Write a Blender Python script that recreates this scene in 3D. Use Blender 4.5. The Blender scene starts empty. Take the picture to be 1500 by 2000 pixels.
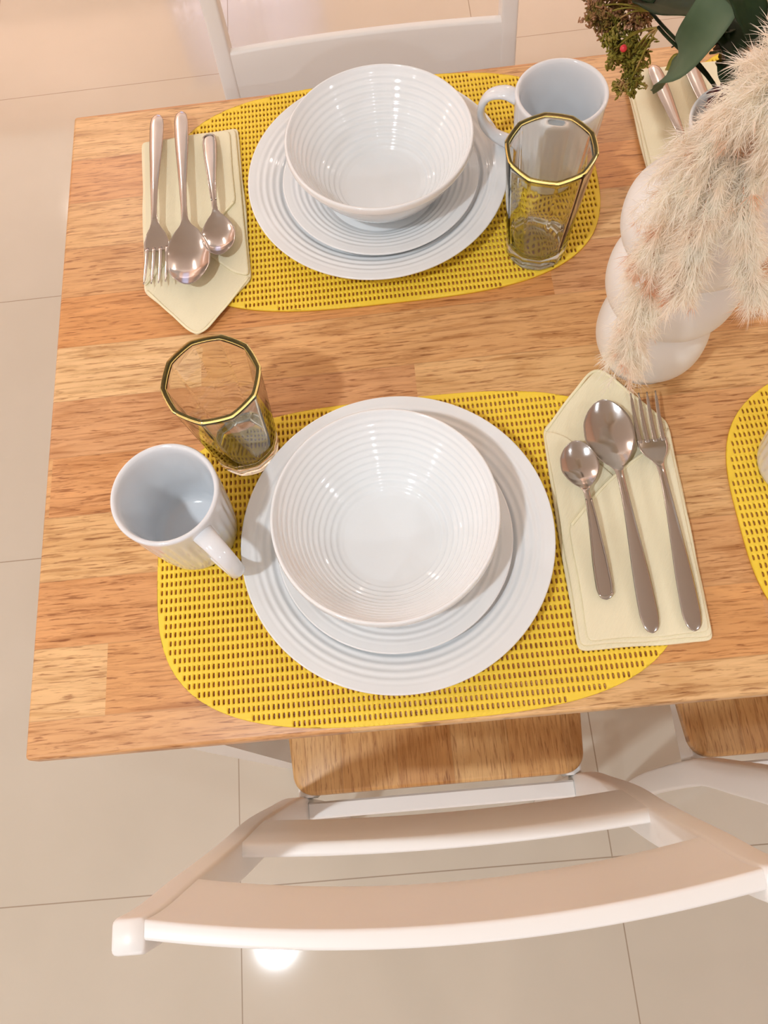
import bpy, bmesh, math, random
import numpy as np
from mathutils import Vector, Matrix
PI = math.pi
S = bpy.context.scene
C = S.collection
random.seed(7); rng = np.random.default_rng(7)

# ------------------------------------------------------------------ camera, exposure
cam_d = bpy.data.cameras.new('camera'); cam = bpy.data.objects.new('camera', cam_d); C.objects.link(cam)
cam_d.sensor_fit = 'VERTICAL'; cam_d.sensor_height = 36; cam_d.lens = 27.884; cam_d.clip_start = .02
cam.matrix_world = Matrix(((0.99434793, 0.099733, 0.03640763, 0.31855816),
                           (-0.08043826, 0.93148678, -0.35477045, -0.06077374),
                           (-0.06929555, 0.3498367, 0.9342443, 1.37169046),
                           (0, 0, 0, 1)))
S.camera = cam
S.view_settings.view_transform = 'Standard'; S.view_settings.look = 'None'
S.view_settings.exposure = -1.25; S.view_settings.gamma = 1; S.view_settings.use_curve_mapping = False
S.render.engine = 'CYCLES'
S.cycles.use_denoising = True
S.cycles.max_bounces = 10; S.cycles.transmission_bounces = 10; S.cycles.diffuse_bounces = 5

# ------------------------------------------------------------------ world and lights
CEIL = 2.65
w = bpy.data.worlds.new('world'); S.world = w; w.use_nodes = True
bg = w.node_tree.nodes['Background']; bg.inputs[0].default_value = (.75, .85, 1, 1); bg.inputs[1].default_value = 200.0

def area(name, loc, power, color, size, sizey=None, shape='DISK', target=None, spread=PI):
    d = bpy.data.lights.new(name, 'AREA'); d.energy = power; d.color = color; d.shape = shape; d.size = size
    if sizey: d.size_y = sizey
    d.spread = spread
    o = bpy.data.objects.new(name, d); C.objects.link(o); o.location = loc
    if target is not None:
        o.rotation_euler = (Vector(target) - Vector(loc)).to_track_quat('-Z', 'Y').to_euler()
    return o
COOL = (0.84, 0.925, 1.0); WARM = (1.0, 0.82, 0.71)
downlights = [(-.487, -.567, 52, COOL), (.42, -2.3, 24, COOL), (-1.9, -1.3, 20, COOL), (2.1, -.7, 16, COOL),
              (-1.2, 3.0, 22, WARM), (-2.45, 1.4, 16, WARM), (2.2, 2.0, 16, WARM),
              (-1.6, 3.7, 26, WARM), (1.4, 3.7, 26, WARM)]  # this last pair is added, out of view, to brighten the far wall
for x, y, pw, col in downlights:
    area('downlight_lamp', (x, y, CEIL - .024), pw, col, .112)
# added, unseen uplights near the walls; fill light bounced off the ceiling
area('fill_uplight', (.2, 4.25, 1.75), 92, (1.0, .86, .78), 5.5, .3, 'RECTANGLE', (.2, 3.9, 2.65))
area('fill_uplight', (.2, -3.0, 1.9), 40, (.82, .92, 1.0), 5.5, .3, 'RECTANGLE', (.2, -2.4, 2.65))
area('fill_uplight', (-2.75, .6, 1.9), 42, (.97, .97, .97), 6.0, .3, 'RECTANGLE', (-2.2, .6, 2.65))

# ------------------------------------------------------------------ node helpers
def mat(name, color=(.8, .8, .8), rough=.5, metal=0, spec=.5, **kw):
    m = bpy.data.materials.new(name); m.use_nodes = True
    b = m.node_tree.nodes['Principled BSDF']
    b.inputs['Base Color'].default_value = (*color, 1); b.inputs['Roughness'].default_value = rough
    b.inputs['Metallic'].default_value = metal; b.inputs['Specular IOR Level'].default_value = spec
    for k, v in kw.items(): b.inputs[k.replace('_', ' ')].default_value = v
    return m
def N(m, t, **kw):
    n = m.node_tree.nodes.new(t)
    for k, v in kw.items(): setattr(n, k, v)
    return n
def LK(m, a, b): m.node_tree.links.new(a, b)
def math_(m, op, a, b=None, c=None):
    n = N(m, 'ShaderNodeMath', operation=op)
    for i, v in enumerate((a, b, c)):
        if v is None: continue
        if isinstance(v, (int, float)): n.inputs[i].default_value = v
        else: LK(m, v, n.inputs[i])
    return n.outputs[0]
def ramp(m, fac, stops):
    r = N(m, 'ShaderNodeValToRGB'); e = r.color_ramp.elements
    while len(e) < len(stops): e.new(.5)
    for i, (p, c) in enumerate(stops): e[i].position = p; e[i].color = (*c, 1)
    LK(m, fac, r.inputs[0]); return r.outputs[0]
def srgb(r, g, b):
    f = lambda c: c / 12.92 if c <= .04045 else ((c + .055) / 1.055) ** 2.4
    return (f(r / 255), f(g / 255), f(b / 255))
def coords(m, scale=(1, 1, 1), loc=(0, 0, 0), rot=(0, 0, 0)):
    t = N(m, 'ShaderNodeTexCoord'); mp = N(m, 'ShaderNodeMapping')
    mp.inputs['Scale'].default_value = scale; mp.inputs['Location'].default_value = loc; mp.inputs['Rotation'].default_value = rot
    LK(m, t.outputs['Object'], mp.inputs[0]); return mp.outputs[0]
def noise(m, vec, scale, detail=3, rough=.5, dist=0):
    n = N(m, 'ShaderNodeTexNoise'); n.inputs['Scale'].default_value = scale; n.inputs['Detail'].default_value = detail
    n.inputs['Roughness'].default_value = rough; n.inputs['Distortion'].default_value = dist
    LK(m, vec, n.inputs['Vector']); return n.outputs[0]
def mixc(m, fac, a, b, mode='MIX'):
    n = N(m, 'ShaderNodeMix', data_type='RGBA', blend_type=mode)
    for i, v in ((0, fac), (6, a), (7, b)):
        if isinstance(v, (int, float)): n.inputs[i].default_value = v
        elif isinstance(v, tuple): n.inputs[i].default_value = (*v, 1)
        else: LK(m, v, n.inputs[i])
    return n.outputs[2]
def bump(m, h, strength=.3, dist=.001):
    b = N(m, 'ShaderNodeBump'); b.inputs['Strength'].default_value = strength; b.inputs['Distance'].default_value = dist
    LK(m, h, b.inputs['Height']); LK(m, b.outputs[0], m.node_tree.nodes['Principled BSDF'].inputs['Normal'])
def base(m, c): LK(m, c, m.node_tree.nodes['Principled BSDF'].inputs['Base Color'])

# ------------------------------------------------------------------ materials
def wood(name, along, stave_w, stave_l, pal, rough=.38, seed=0., dark=.55):
    """glued staves running along X (along=0) or Y (along=1)"""
    m = mat(name, (.6, .4, .2), rough, spec=.4)
    t = N(m, 'ShaderNodeTexCoord'); sp = N(m, 'ShaderNodeSeparateXYZ'); LK(m, t.outputs['Object'], sp.inputs[0])
    u, v = (sp.outputs[0], sp.outputs[1]) if along == 0 else (sp.outputs[1], sp.outputs[0])
    row = math_(m, 'FLOOR', math_(m, 'DIVIDE', math_(m, 'ADD', v, 3.0 + seed), stave_w))
    shift = math_(m, 'FRACT', math_(m, 'ADD', math_(m, 'MULTIPLY', row, .37), .9))
    col = math_(m, 'FLOOR', math_(m, 'ADD', math_(m, 'DIVIDE', u, stave_l), shift))
    cid = math_(m, 'FRACT', math_(m, 'ADD', math_(m, 'ADD', math_(m, 'MULTIPLY', row, .618034), math_(m, 'MULTIPLY', col, .7548)), .336))
    tone = ramp(m, cid, pal)
    # grain coordinates: stretched along the stave, jumping between staves
    cb = N(m, 'ShaderNodeCombineXYZ'); LK(m, u, cb.inputs[0]); LK(m, v, cb.inputs[1])
    LK(m, math_(m, 'MULTIPLY', math_(m, 'ADD', row, math_(m, 'MULTIPLY', col, 2.3)), 1.7), cb.inputs[2])
    def gm(sx, sy):
        mp = N(m, 'ShaderNodeMapping'); mp.inputs['Scale'].default_value = (sx, sy, 1); LK(m, cb.outputs[0], mp.inputs[0]); return mp.outputs[0]
    broad = noise(m, gm(3.5, 20), 1.8, 4, .6, 2.2)
    fine = noise(m, gm(11, 170), 1.4, 5, .65, .9)
    pores = noise(m, gm(46, 560), 1.0, 3, .55, .5)
    g1 = ramp(m, broad, [(.30, (.78, .68, .56)), (.46, (.96, .94, .91)), (.56, (1, 1, 1)), (.72, (1.12, 1.12, 1.10))])
    c = mixc(m, dark, tone, g1, 'MULTIPLY')
    g2 = ramp(m, fine, [(.32, (.58, .45, .33)), (.50, (1, 1, 1)), (.75, (1.06, 1.06, 1.05))])
    c = mixc(m, dark, c, g2, 'MULTIPLY')
    g3 = ramp(m, pores, [(.32, (.36, .20, .11)), (.44, (1, 1, 1))])
    c = mixc(m, dark * .85, c, g3, 'MULTIPLY')
    # glue lines
    fr = math_(m, 'FRACT', math_(m, 'DIVIDE', math_(m, 'ADD', v, 3.0 + seed), stave_w))
    ln = math_(m, 'LESS_THAN', math_(m, 'ABSOLUTE', math_(m, 'SUBTRACT', fr, .5)), .488)
    c = mixc(m, math_(m, 'MULTIPLY', math_(m, 'SUBTRACT', 1.0, ln), .25), c, (.30, .17, .08))
    base(m, c); bump(m, fine, .12, .0006)
    return m
PAL = [(0, srgb(214, 164, 110)), (.18, srgb(212, 160, 112)), (.42, srgb(214, 154, 96)), (.6, srgb(217, 170, 116)), (.8, srgb(228, 188, 136)), (1, srgb(218, 172, 116))]
M_table = wood('rubberwood_tabletop', 0, .057, .52, PAL, .36, .049, .85)
PAL2 = [(0, srgb(196, 146, 88)), (.4, srgb(208, 162, 104)), (.7, srgb(216, 176, 120)), (1, srgb(186, 134, 78))]
M_seat = wood('rubberwood_seat', 1, .062, 1.2, PAL2, .4, .02, .7)

M_white = mat('white_paint', srgb(232, 230, 226), .38)
nz = noise(M_white, coords(M_white, (60, 60, 60)), 1.0, 3); bump(M_white, nz, .05, .0006)
M_china = mat('white_opal_glassware', srgb(236, 239, 240), .07, spec=.6, Coat_Weight=.3, Coat_Roughness=.04, Subsurface_Weight=.06, Subsurface_Radius=(.004, .004, .004), Subsurface_Scale=1.0)
M_mug = mat('white_glazed_stoneware', srgb(228, 231, 234), .12, spec=.6, Coat_Weight=.3)
M_vase = mat('matt_white_ceramic', srgb(233, 231, 226), .5)
nz = noise(M_vase, coords(M_vase, (200, 200, 200)), 1.0, 2); bump(M_vase, nz, .04, .0004)
M_mat = mat('yellow_knotted_vinyl', srgb(246, 211, 64), .55)
M_steel = mat('polished_steel', (.50, .475, .455), .15, 1)
nz = noise(M_steel, coords(M_steel, (90, 900, 90)), 1.0, 2); bump(M_steel, nz, .015, .0003)
M_cloth = mat('pale_yellow_cotton', srgb(240, 232, 200), .9, spec=.15)
wv = N(M_cloth, 'ShaderNodeTexWave'); wv.inputs['Scale'].default_value = 260; wv.inputs['Distortion'].default_value = 1.2
LK(M_cloth, coords(M_cloth, (1, 1, 1), rot=(0, 0, .6)), wv.inputs['Vector'])
nz = noise(M_cloth, coords(M_cloth), 900, 2)
bump(M_cloth, math_(M_cloth, 'ADD', wv.outputs['Fac'], nz), .25, .0004)
M_hem = mat('cotton_hem', srgb(244, 236, 200), .9, spec=.15)

def glass(name, col, ior=1.5):
    m = bpy.data.materials.new(name); m.use_nodes = True; nt = m.node_tree; nt.nodes.clear()
    o = nt.nodes.new('ShaderNodeOutputMaterial'); g = nt.nodes.new('ShaderNodeBsdfGlass')
    g.inputs['Color'].default_value = (*col, 1); g.inputs['Roughness'].default_value = 0.0; g.inputs['IOR'].default_value = ior
    nt.links.new(g.outputs[0], o.inputs[0]); return m
def thin_glass(name):
    m = bpy.data.materials.new(name); m.use_nodes = True; nt = m.node_tree; nt.nodes.clear()
    o = nt.nodes.new('ShaderNodeOutputMaterial'); a = nt.nodes.new('ShaderNodeBsdfTransparent'); g = nt.nodes.new('ShaderNodeBsdfGlossy')
    g.inputs['Roughness'].default_value = .02; f = nt.nodes.new('ShaderNodeFresnel'); f.inputs[0].default_value = 1.45; x = nt.nodes.new('ShaderNodeMixShader')
    nt.links.new(f.outputs[0], x.inputs[0]); nt.links.new(a.outputs[0], x.inputs[1]); nt.links.new(g.outputs[0], x.inputs[2]); nt.links.new(x.outputs[0], o.inputs[0]); return m
M_glass = glass('clear_glass', (.99, .99, .97))
M_rim = glass('yellow_tinted_glass_rim', (.95, .94, .70))

# polished porcelain floor tiles with thin grout
M_floor = mat('polished_porcelain_tiles', srgb(206, 188, 164), .06, spec=.75, Coat_Weight=.5, Coat_Roughness=.05)
T, TX, TY = .5882, -.0138, -.1519
t = N(M_floor, 'ShaderNodeTexCoord'); sp = N(M_floor, 'ShaderNodeSeparateXYZ'); LK(M_floor, t.outputs['Object'], sp.inputs[0])
def joint(axis_out, off):
    f = math_(M_floor, 'FRACT', math_(M_floor, 'ADD', math_(M_floor, 'DIVIDE', math_(M_floor, 'SUBTRACT', axis_out, off), T), .5))
    return math_(M_floor, 'LESS_THAN', math_(M_floor, 'ABSOLUTE', math_(M_floor, 'SUBTRACT', f, .5)), .0016)
jt = math_(M_floor, 'MAXIMUM', joint(sp.outputs[0], TX), joint(sp.outputs[1], TY))
nz = noise(M_floor, coords(M_floor), 1.7, 4, .6)
tc = ramp(M_floor, nz, [(.3, srgb(194, 187, 171)), (.7, srgb(204, 197, 182))])
base(M_floor, mixc(M_floor, jt, tc, srgb(150, 134, 112)))
LK(M_floor, math_(M_floor, 'ADD', .055, math_(M_floor, 'MULTIPLY', jt, .5)), M_floor.node_tree.nodes['Principled BSDF'].inputs['Roughness'])

M_wall = mat('peach_wall_paint', srgb(240, 210, 190), .7)
nz = noise(M_wall, coords(M_wall), 40, 3); bump(M_wall, nz, .08, .001)
M_ceil = mat('white_ceiling_paint', srgb(240, 238, 234), .8)
nz = noise(M_ceil, coords(M_ceil), 40, 3); bump(M_ceil, nz, .05, .001)
M_sheer = mat('sheer_white_curtain', srgb(244, 240, 246), .9, spec=.1, Transmission_Weight=0.0)
M_emit = mat('lamp_diffuser', (1, 1, 1), .5); bb = M_emit.node_tree.nodes['Principled BSDF']
bb.inputs['Emission Color'].default_value = (.95, .98, 1, 1); bb.inputs['Emission Strength'].default_value = 6

def fibre(name, stops, scale=60, rough=.95, transl=.35):
    m = bpy.data.materials.new(name); m.use_nodes = True; nt = m.node_tree
    b = nt.nodes['Principled BSDF']; b.inputs['Roughness'].default_value = rough; b.inputs['Specular IOR Level'].default_value = .1
    c = ramp(m, noise(m, coords(m), scale, 3), stops); LK(m, c, b.inputs['Base Color'])
    tr = nt.nodes.new('ShaderNodeBsdfTranslucent'); LK(m, c, tr.inputs[0])
    mx = nt.nodes.new('ShaderNodeMixShader'); mx.inputs[0].default_value = transl
    out = nt.nodes['Material Output']; LK(m, b.outputs[0], mx.inputs[1]); LK(m, tr.outputs[0], mx.inputs[2]); LK(m, mx.outputs[0], out.inputs[0])
    return m
M_plume = fibre('cream_pampas_fluff', [(.30, srgb(226, 172, 134)), (.39, srgb(254, 244, 230)), (.62, srgb(255, 252, 242)), (.8, srgb(255, 247, 236))], 55, transl=.5)
M_stemtan = mat('tan_dried_stem', srgb(206, 140, 92), .8)
M_leafgrey = fibre('grey_green_leaf', [(.3, srgb(72, 92, 66)), (.6, srgb(98, 116, 90)), (.85, srgb(124, 136, 112))], 22, .55, .12)
M_leafdark = fibre('dark_green_leaf', [(.3, srgb(22, 34, 18)), (.7, srgb(44, 58, 32))], 40, .5, .05)
M_bud = fibre('green_brown_buds', [(.28, srgb(112, 74, 40)), (.42, srgb(128, 116, 44)), (.58, srgb(150, 142, 62)), (.72, srgb(196, 158, 110))], 90, .5, .2)
M_bud2 = fibre('brown_pink_buds', [(.30, srgb(120, 78, 50)), (.42, srgb(134, 118, 56)), (.56, srgb(168, 122, 84)), (.70, srgb(216, 170, 140))], 120, .5, .2)
M_berry = mat('red_berry', srgb(214, 50, 62), .25)
M_petal = fibre('burgundy_cream_petals', [(.38, srgb(120, 52, 42)), (.5, srgb(216, 186, 168)), (.65, srgb(238, 220, 206))], 160, .5, .2)
M_burg = mat('burgundy_bract', srgb(70, 24, 26), .5)

# ------------------------------------------------------------------ object helpers
def link(name, me, m=None, parent=None, smooth=True):
    o = bpy.data.objects.new(name, me); C.objects.link(o)
    if m: me.materials.append(m)
    if parent: o.parent = parent
    if smooth and len(me.polygons): me.polygons.foreach_set('use_smooth', [True] * len(me.polygons))
    me.update(); return o
def obj(name, bm, m=None, parent=None, smooth=True):
    bmesh.ops.recalc_face_normals(bm, faces=bm.faces)
    me = bpy.data.meshes.new(name); bm.to_mesh(me); bm.free(); return link(name, me, m, parent, smooth)
def pyobj(name, V, F, m=None, parent=None, smooth=True, recalc=True):
    me = bpy.data.meshes.new(name); me.from_pydata([tuple(v) for v in V], [], F); me.validate()
    if recalc:
        bm = bmesh.new(); bm.from_mesh(me); bmesh.ops.recalc_face_normals(bm, faces=bm.faces); bm.to_mesh(me); bm.free()
    return link(name, me, m, parent, smooth)
def tag(o, label, cat, group=None):
    o['label'] = label; o['category'] = cat
    if group: o['group'] = group
    return o
def thing(name, label, cat, loc=(0, 0, 0), rz=0, group=None):
    o = bpy.data.objects.new(name, None); C.objects.link(o); o.location = loc; o.rotation_euler = (0, 0, rz)
    o.empty_display_size = .05; return tag(o, label, cat, group)
def copy_tree(o, parent=None):
    c = o.copy(); C.objects.link(c)
    if parent: c.parent = parent
    for ch in list(o.children): copy_tree(ch, c)
    return c
def struct(o): o['kind'] = 'structure'; return o
def autosmooth(o, ang=.6):
    me = o.data; me.polygons.foreach_set('use_smooth', [True] * len(me.polygons))
    bm = bmesh.new(); bm.from_mesh(me)
    for e in bm.edges:
        e.smooth = not (len(e.link_faces) == 2 and e.calc_face_angle(0) > ang)
    bm.to_mesh(me); bm.free()
def box(x0, x1, y0, y1, z0, z1, bev=0, seg=2, bm=None):
    bm = bm or bmesh.new()
    r = bmesh.ops.create_cube(bm, size=1)
    bmesh.ops.scale(bm, vec=(x1 - x0, y1 - y0, z1 - z0), verts=r['verts'])
    bmesh.ops.translate(bm, vec=((x0 + x1) / 2, (y0 + y1) / 2, (z0 + z1) / 2), verts=r['verts'])
    if bev:
        es = list({e for v in r['verts'] for e in v.link_edges})
        bmesh.ops.bevel(bm, geom=es, offset=bev, segments=seg, affect='EDGES', profile=.5)
    return bm
def lathe(prof, seg=128, closed=True, rfun=None):
    """prof: (r,z) around the whole wall, outside and inside; r=0 ends close at the axis"""
    V = []; F = []; idx = []
    for (r, z) in prof:
        if r < 1e-7: idx.append([len(V)]); V.append((0, 0, z))
        else:
            ring = []
            for k in range(seg):
                a = 2 * PI * k / seg; rr = r if rfun is None else r * rfun(a, r, z)
                ring.append(len(V)); V.append((rr * math.cos(a), rr * math.sin(a), z))
            idx.append(ring)
    for a, b in zip(idx[:-1], idx[1:]):
        for k in range(seg):
            k2 = (k + 1) % seg
            if len(a) == 1 and len(b) == 1: continue
            if len(a) == 1: F.append((a[0], b[k], b[k2]))
            elif len(b) == 1: F.append((a[k], b[0], a[k2]))
            else: F.append((a[k], b[k], b[k2], a[k2]))
    return V, F
def sweep(pts, rad, sides=12, caps=True, up=(0, 0, 1), flat=1.0):
    """round or flattened tube through pts"""
    P = [Vector(p) for p in pts]; n = len(P)
    if isinstance(rad, (int, float)): rad = [rad] * n
    V = []; F = []
    for i in range(n):
        t = (P[min(i + 1, n - 1)] - P[max(i - 1, 0)]).normalized()
        a = t.cross(Vector(up))
        if a.length < 1e-5: a = t.cross(Vector((1, 0, 0)))
        a.normalize(); b = a.cross(t)
        for k in range(sides):
            th = 2 * PI * k / sides
            V.append(P[i] + (a * math.cos(th) + b * math.sin(th) * flat) * rad[i])
    for i in range(n - 1):
        for k in range(sides):
            k2 = (k + 1) % sides
            F.append((i * sides + k, i * sides + k2, (i + 1) * sides + k2, (i + 1) * sides + k))
    if caps: F.append(tuple(reversed(range(sides)))); F.append(tuple((n - 1) * sides + k for k in range(sides)))
    return V, F
def smooth_path(pts, n):
    P = np.array(pts, float); k = len(P)
    d = np.r_[0, np.cumsum(np.linalg.norm(np.diff(P, axis=0), axis=1))]; tt = np.linspace(0, d[-1], n)
    ext = np.vstack([2 * P[0] - P[1], P, 2 * P[-1] - P[-2]]); out = []
    for x in tt:
        i = min(np.searchsorted(d, x, side='right') - 1, k - 2); u = (x - d[i]) / (d[i + 1] - d[i])
        p0, p1, p2, p3 = ext[i], ext[i + 1], ext[i + 2], ext[i + 3]
        out.append(.5 * ((2 * p1) + (-p0 + p2) * u + (2 * p0 - 5 * p1 + 4 * p2 - p3) * u * u + (-p0 + 3 * p1 - 3 * p2 + p3) * u ** 3))
    return np.array(out)
def interp(x, xs, ys): return float(np.interp(x, xs, ys))
def sinterp(x, xs, ys):
    """smooth monotone-ish cubic through stations"""
    i = max(0, min(len(xs) - 2, int(np.searchsorted(xs, x, side='right')) - 1))
    u = (x - xs[i]) / (xs[i + 1] - xs[i]); h = xs[i + 1] - xs[i]
    def sl(j):
        if j == 0 or j == len(xs) - 1: return 0 if j else (ys[1] - ys[0]) / (xs[1] - xs[0])
        a = (ys[j] - ys[j - 1]) / (xs[j] - xs[j - 1]); b = (ys[j + 1] - ys[j]) / (xs[j + 1] - xs[j])
        return 0 if a * b <= 0 else 2 * a * b / (a + b)
    m0, m1 = sl(i) * h, sl(i + 1) * h
    return (2 * u ** 3 - 3 * u * u + 1) * ys[i] + (u ** 3 - 2 * u * u + u) * m0 + (-2 * u ** 3 + 3 * u * u) * ys[i + 1] + (u ** 3 - u * u) * m1

# ------------------------------------------------------------------ room shell
X0, X1, Y0, Y1 = -3.0, 3.4, -3.3, 4.5
struct(obj('floor', box(X0, X1, Y0, Y1, -.05, 0), M_floor, smooth=False))
struct(obj('ceiling', box(X0, X1, Y0, Y1, CEIL, CEIL + .05), M_ceil, smooth=False))
def wall_with_hole(name, axis, pos, a0, a1, hole, th=.1):
    bm = bmesh.new()
    def b(u0, u1, z0, z1):
        if u1 - u0 < 1e-4 or z1 - z0 < 1e-4: return
        if axis == 'y': box(u0, u1, pos, pos + th, z0, z1, bm=bm)
        else: box(pos, pos + th, u0, u1, z0, z1, bm=bm)
    if hole:
        h0, h1, z0, z1 = hole
        b(a0, h0, 0, CEIL); b(h1, a1, 0, CEIL); b(h0, h1, 0, z0); b(h0, h1, z1, CEIL)
    else: b(a0, a1, 0, CEIL)
    return struct(obj(name, bm, M_wall, smooth=False))
wall_with_hole('wall_far', 'y', Y1, X0, X1, (-.75, .05, .0, 2.3))
wall_with_hole('wall_near', 'y', Y0 - .1, X0, X1, None)
wall_with_hole('wall_left', 'x', X0 - .1, Y0, Y1, None)
wall_with_hole('wall_right', 'x', X1, Y0, Y1, None)
for nm, bx in (('baseboard_far', (-3, -.75, Y1 - .015, Y1, 0, .09)), ('baseboard_left', (X0, X0 + .015, Y0, Y1 - .015, 0, .09)),
               ('baseboard_near', (X0 + .015, X1, Y0, Y0 + .015, 0, .09)), ('baseboard_right', (X1 - .015, X1, Y0 + .015, Y1, 0, .09))):
    struct(obj(nm, box(*bx, bev=.003), M_ceil, smooth=False))
# glazed openings
def window(name, axis, pos, u0, u1, z0, z1):
    bm = bmesh.new(); f = .045
    def b(a0, a1, c0, c1, d=.05):
        if axis == 'y': box(a0, a1, pos, pos + d, c0, c1, bm=bm)
        else: box(pos, pos + d, a0, a1, c0, c1, bm=bm)
    b(u0, u0 + f, z0, z1); b(u1 - f, u1, z0, z1); b(u0 + f, u1 - f, z0, z0 + f); b(u0 + f, u1 - f, z1 - f, z1)
    mu = (u0 + u1) / 2; b(mu - f / 2, mu + f / 2, z0 + f, z1 - f)
    o = struct(obj(name, bm, M_white, smooth=False))
    p = box(u0 + f, u1 - f, pos + .02, pos + .026, z0 + f, z1 - f) if axis == 'y' else box(pos + .02, pos + .026, u0 + f, u1 - f, z0 + f, z1 - f)
    obj('window_pane', p, thin_glass('window_glass'), o, smooth=False)
    return o
window('window_1', 'y', Y1 + .03, -.75, .05, 0, 2.3)
# sheer curtain in front of the far glazed opening
V = []; F = []; n = 160
for i in range(n + 1):
    x = -.80 + .90 * i / n; y = Y1 - .12 + .028 * math.sin(i * .62) + .012 * math.sin(i * 1.7 + 1)
    for z in (.004, 2.33): V.append((x, y, z))
for i in range(n): F.append((2 * i, 2 * i + 2, 2 * i + 3, 2 * i + 1))
k = len(V); V += [(a, b + .003, c) for a, b, c in V]; F += [tuple(j + k for j in reversed(f)) for f in F]
cur = pyobj('sheer_curtain', V, F, M_sheer); tag(cur, 'sheer white curtain hanging at the far glazed opening', 'curtain')
nt = M_sheer.node_tree; tr = nt.nodes.new('ShaderNodeBsdfTranslucent'); tr.inputs[0].default_value = (.95, .93, 1, 1)
mx = nt.nodes.new('ShaderNodeMixShader'); mx.inputs[0].default_value = .75
LK(M_sheer, nt.nodes['Principled BSDF'].outputs[0], mx.inputs[1]); LK(M_sheer, tr.outputs[0], mx.inputs[2]); LK(M_sheer, mx.outputs[0], nt.nodes['Material Output'].inputs[0])
rail = pyobj('curtain_rail', *sweep([(-.85, Y1 - .12, 2.35), (.30, Y1 - .12, 2.35)], .012), M_white)
tag(rail, 'thin white rail carrying the sheer curtain', 'curtain rail')
# ceiling downlight fixtures
DL = None
for i, (x, y, pw, col) in enumerate(downlights):
    if DL is None:
        DL = thing('ceiling_downlight', 'x', 'ceiling light', (x, y, CEIL), 0, 'recessed ceiling downlights')
        pyobj('trim_ring', *lathe([(.064, -.001), (.084, -.001), (.084, -.006), (.076, -.010), (.064, -.008), (.064, -.001)], 48), M_ceil, DL)
        pyobj('diffuser', *lathe([(0, -.003), (.063, -.003), (.063, -.006), (0, -.006)], 48), M_emit, DL)
        d = DL
    else: d = copy_tree(DL); d.location = (x, y, CEIL)
    d['label'] = 'round white downlight recessed in the white ceiling'

# ------------------------------------------------------------------ dining table
TH = .75; TW = .6608
tb = thing('dining_table', 'dining table with light wood stave top and white square legs', 'table', (0, 0, 0))
top = obj('tabletop', box(0, 1.3, 0, TW, TH - .020, TH, .0035, 3), M_table, tb); autosmooth(top, .9)
for x in (.062, 1.198):
    for y in (.018, TW - .058):
        bm = bmesh.new()
        V = []
        for z, s in ((0, .015), (.64, .020), (TH - .020, .020)):
            for a, b in ((-1, -1), (1, -1), (1, 1), (-1, 1)): V.append(bm.verts.new((x + .02 + a * s, y + .02 + b * s, z)))
        for l in range(2):
            for k in range(4): bm.faces.new((V[l * 4 + k], V[l * 4 + (k + 1) % 4], V[l * 4 + 4 + (k + 1) % 4], V[l * 4 + 4 + k]))
        bm.faces.new(V[:4]); bm.faces.new(V[8:])
        obj('leg', bm, M_white, tb, smooth=False)
for a in ((.102, 1.198, .030, .048), (.102, 1.198, TW - .048, TW - .030)):
    obj('apron', box(a[0], a[1], a[2], a[3], TH - .085, TH - .020, .001, 1), M_white, tb, smooth=False)
for a in ((.072, .090, .058, TW - .058), (1.210, 1.228, .058, TW - .058)):
    obj('apron', box(a[0], a[1], a[2], a[3], TH - .085, TH - .020, .001, 1), M_white, tb, smooth=False)

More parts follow.
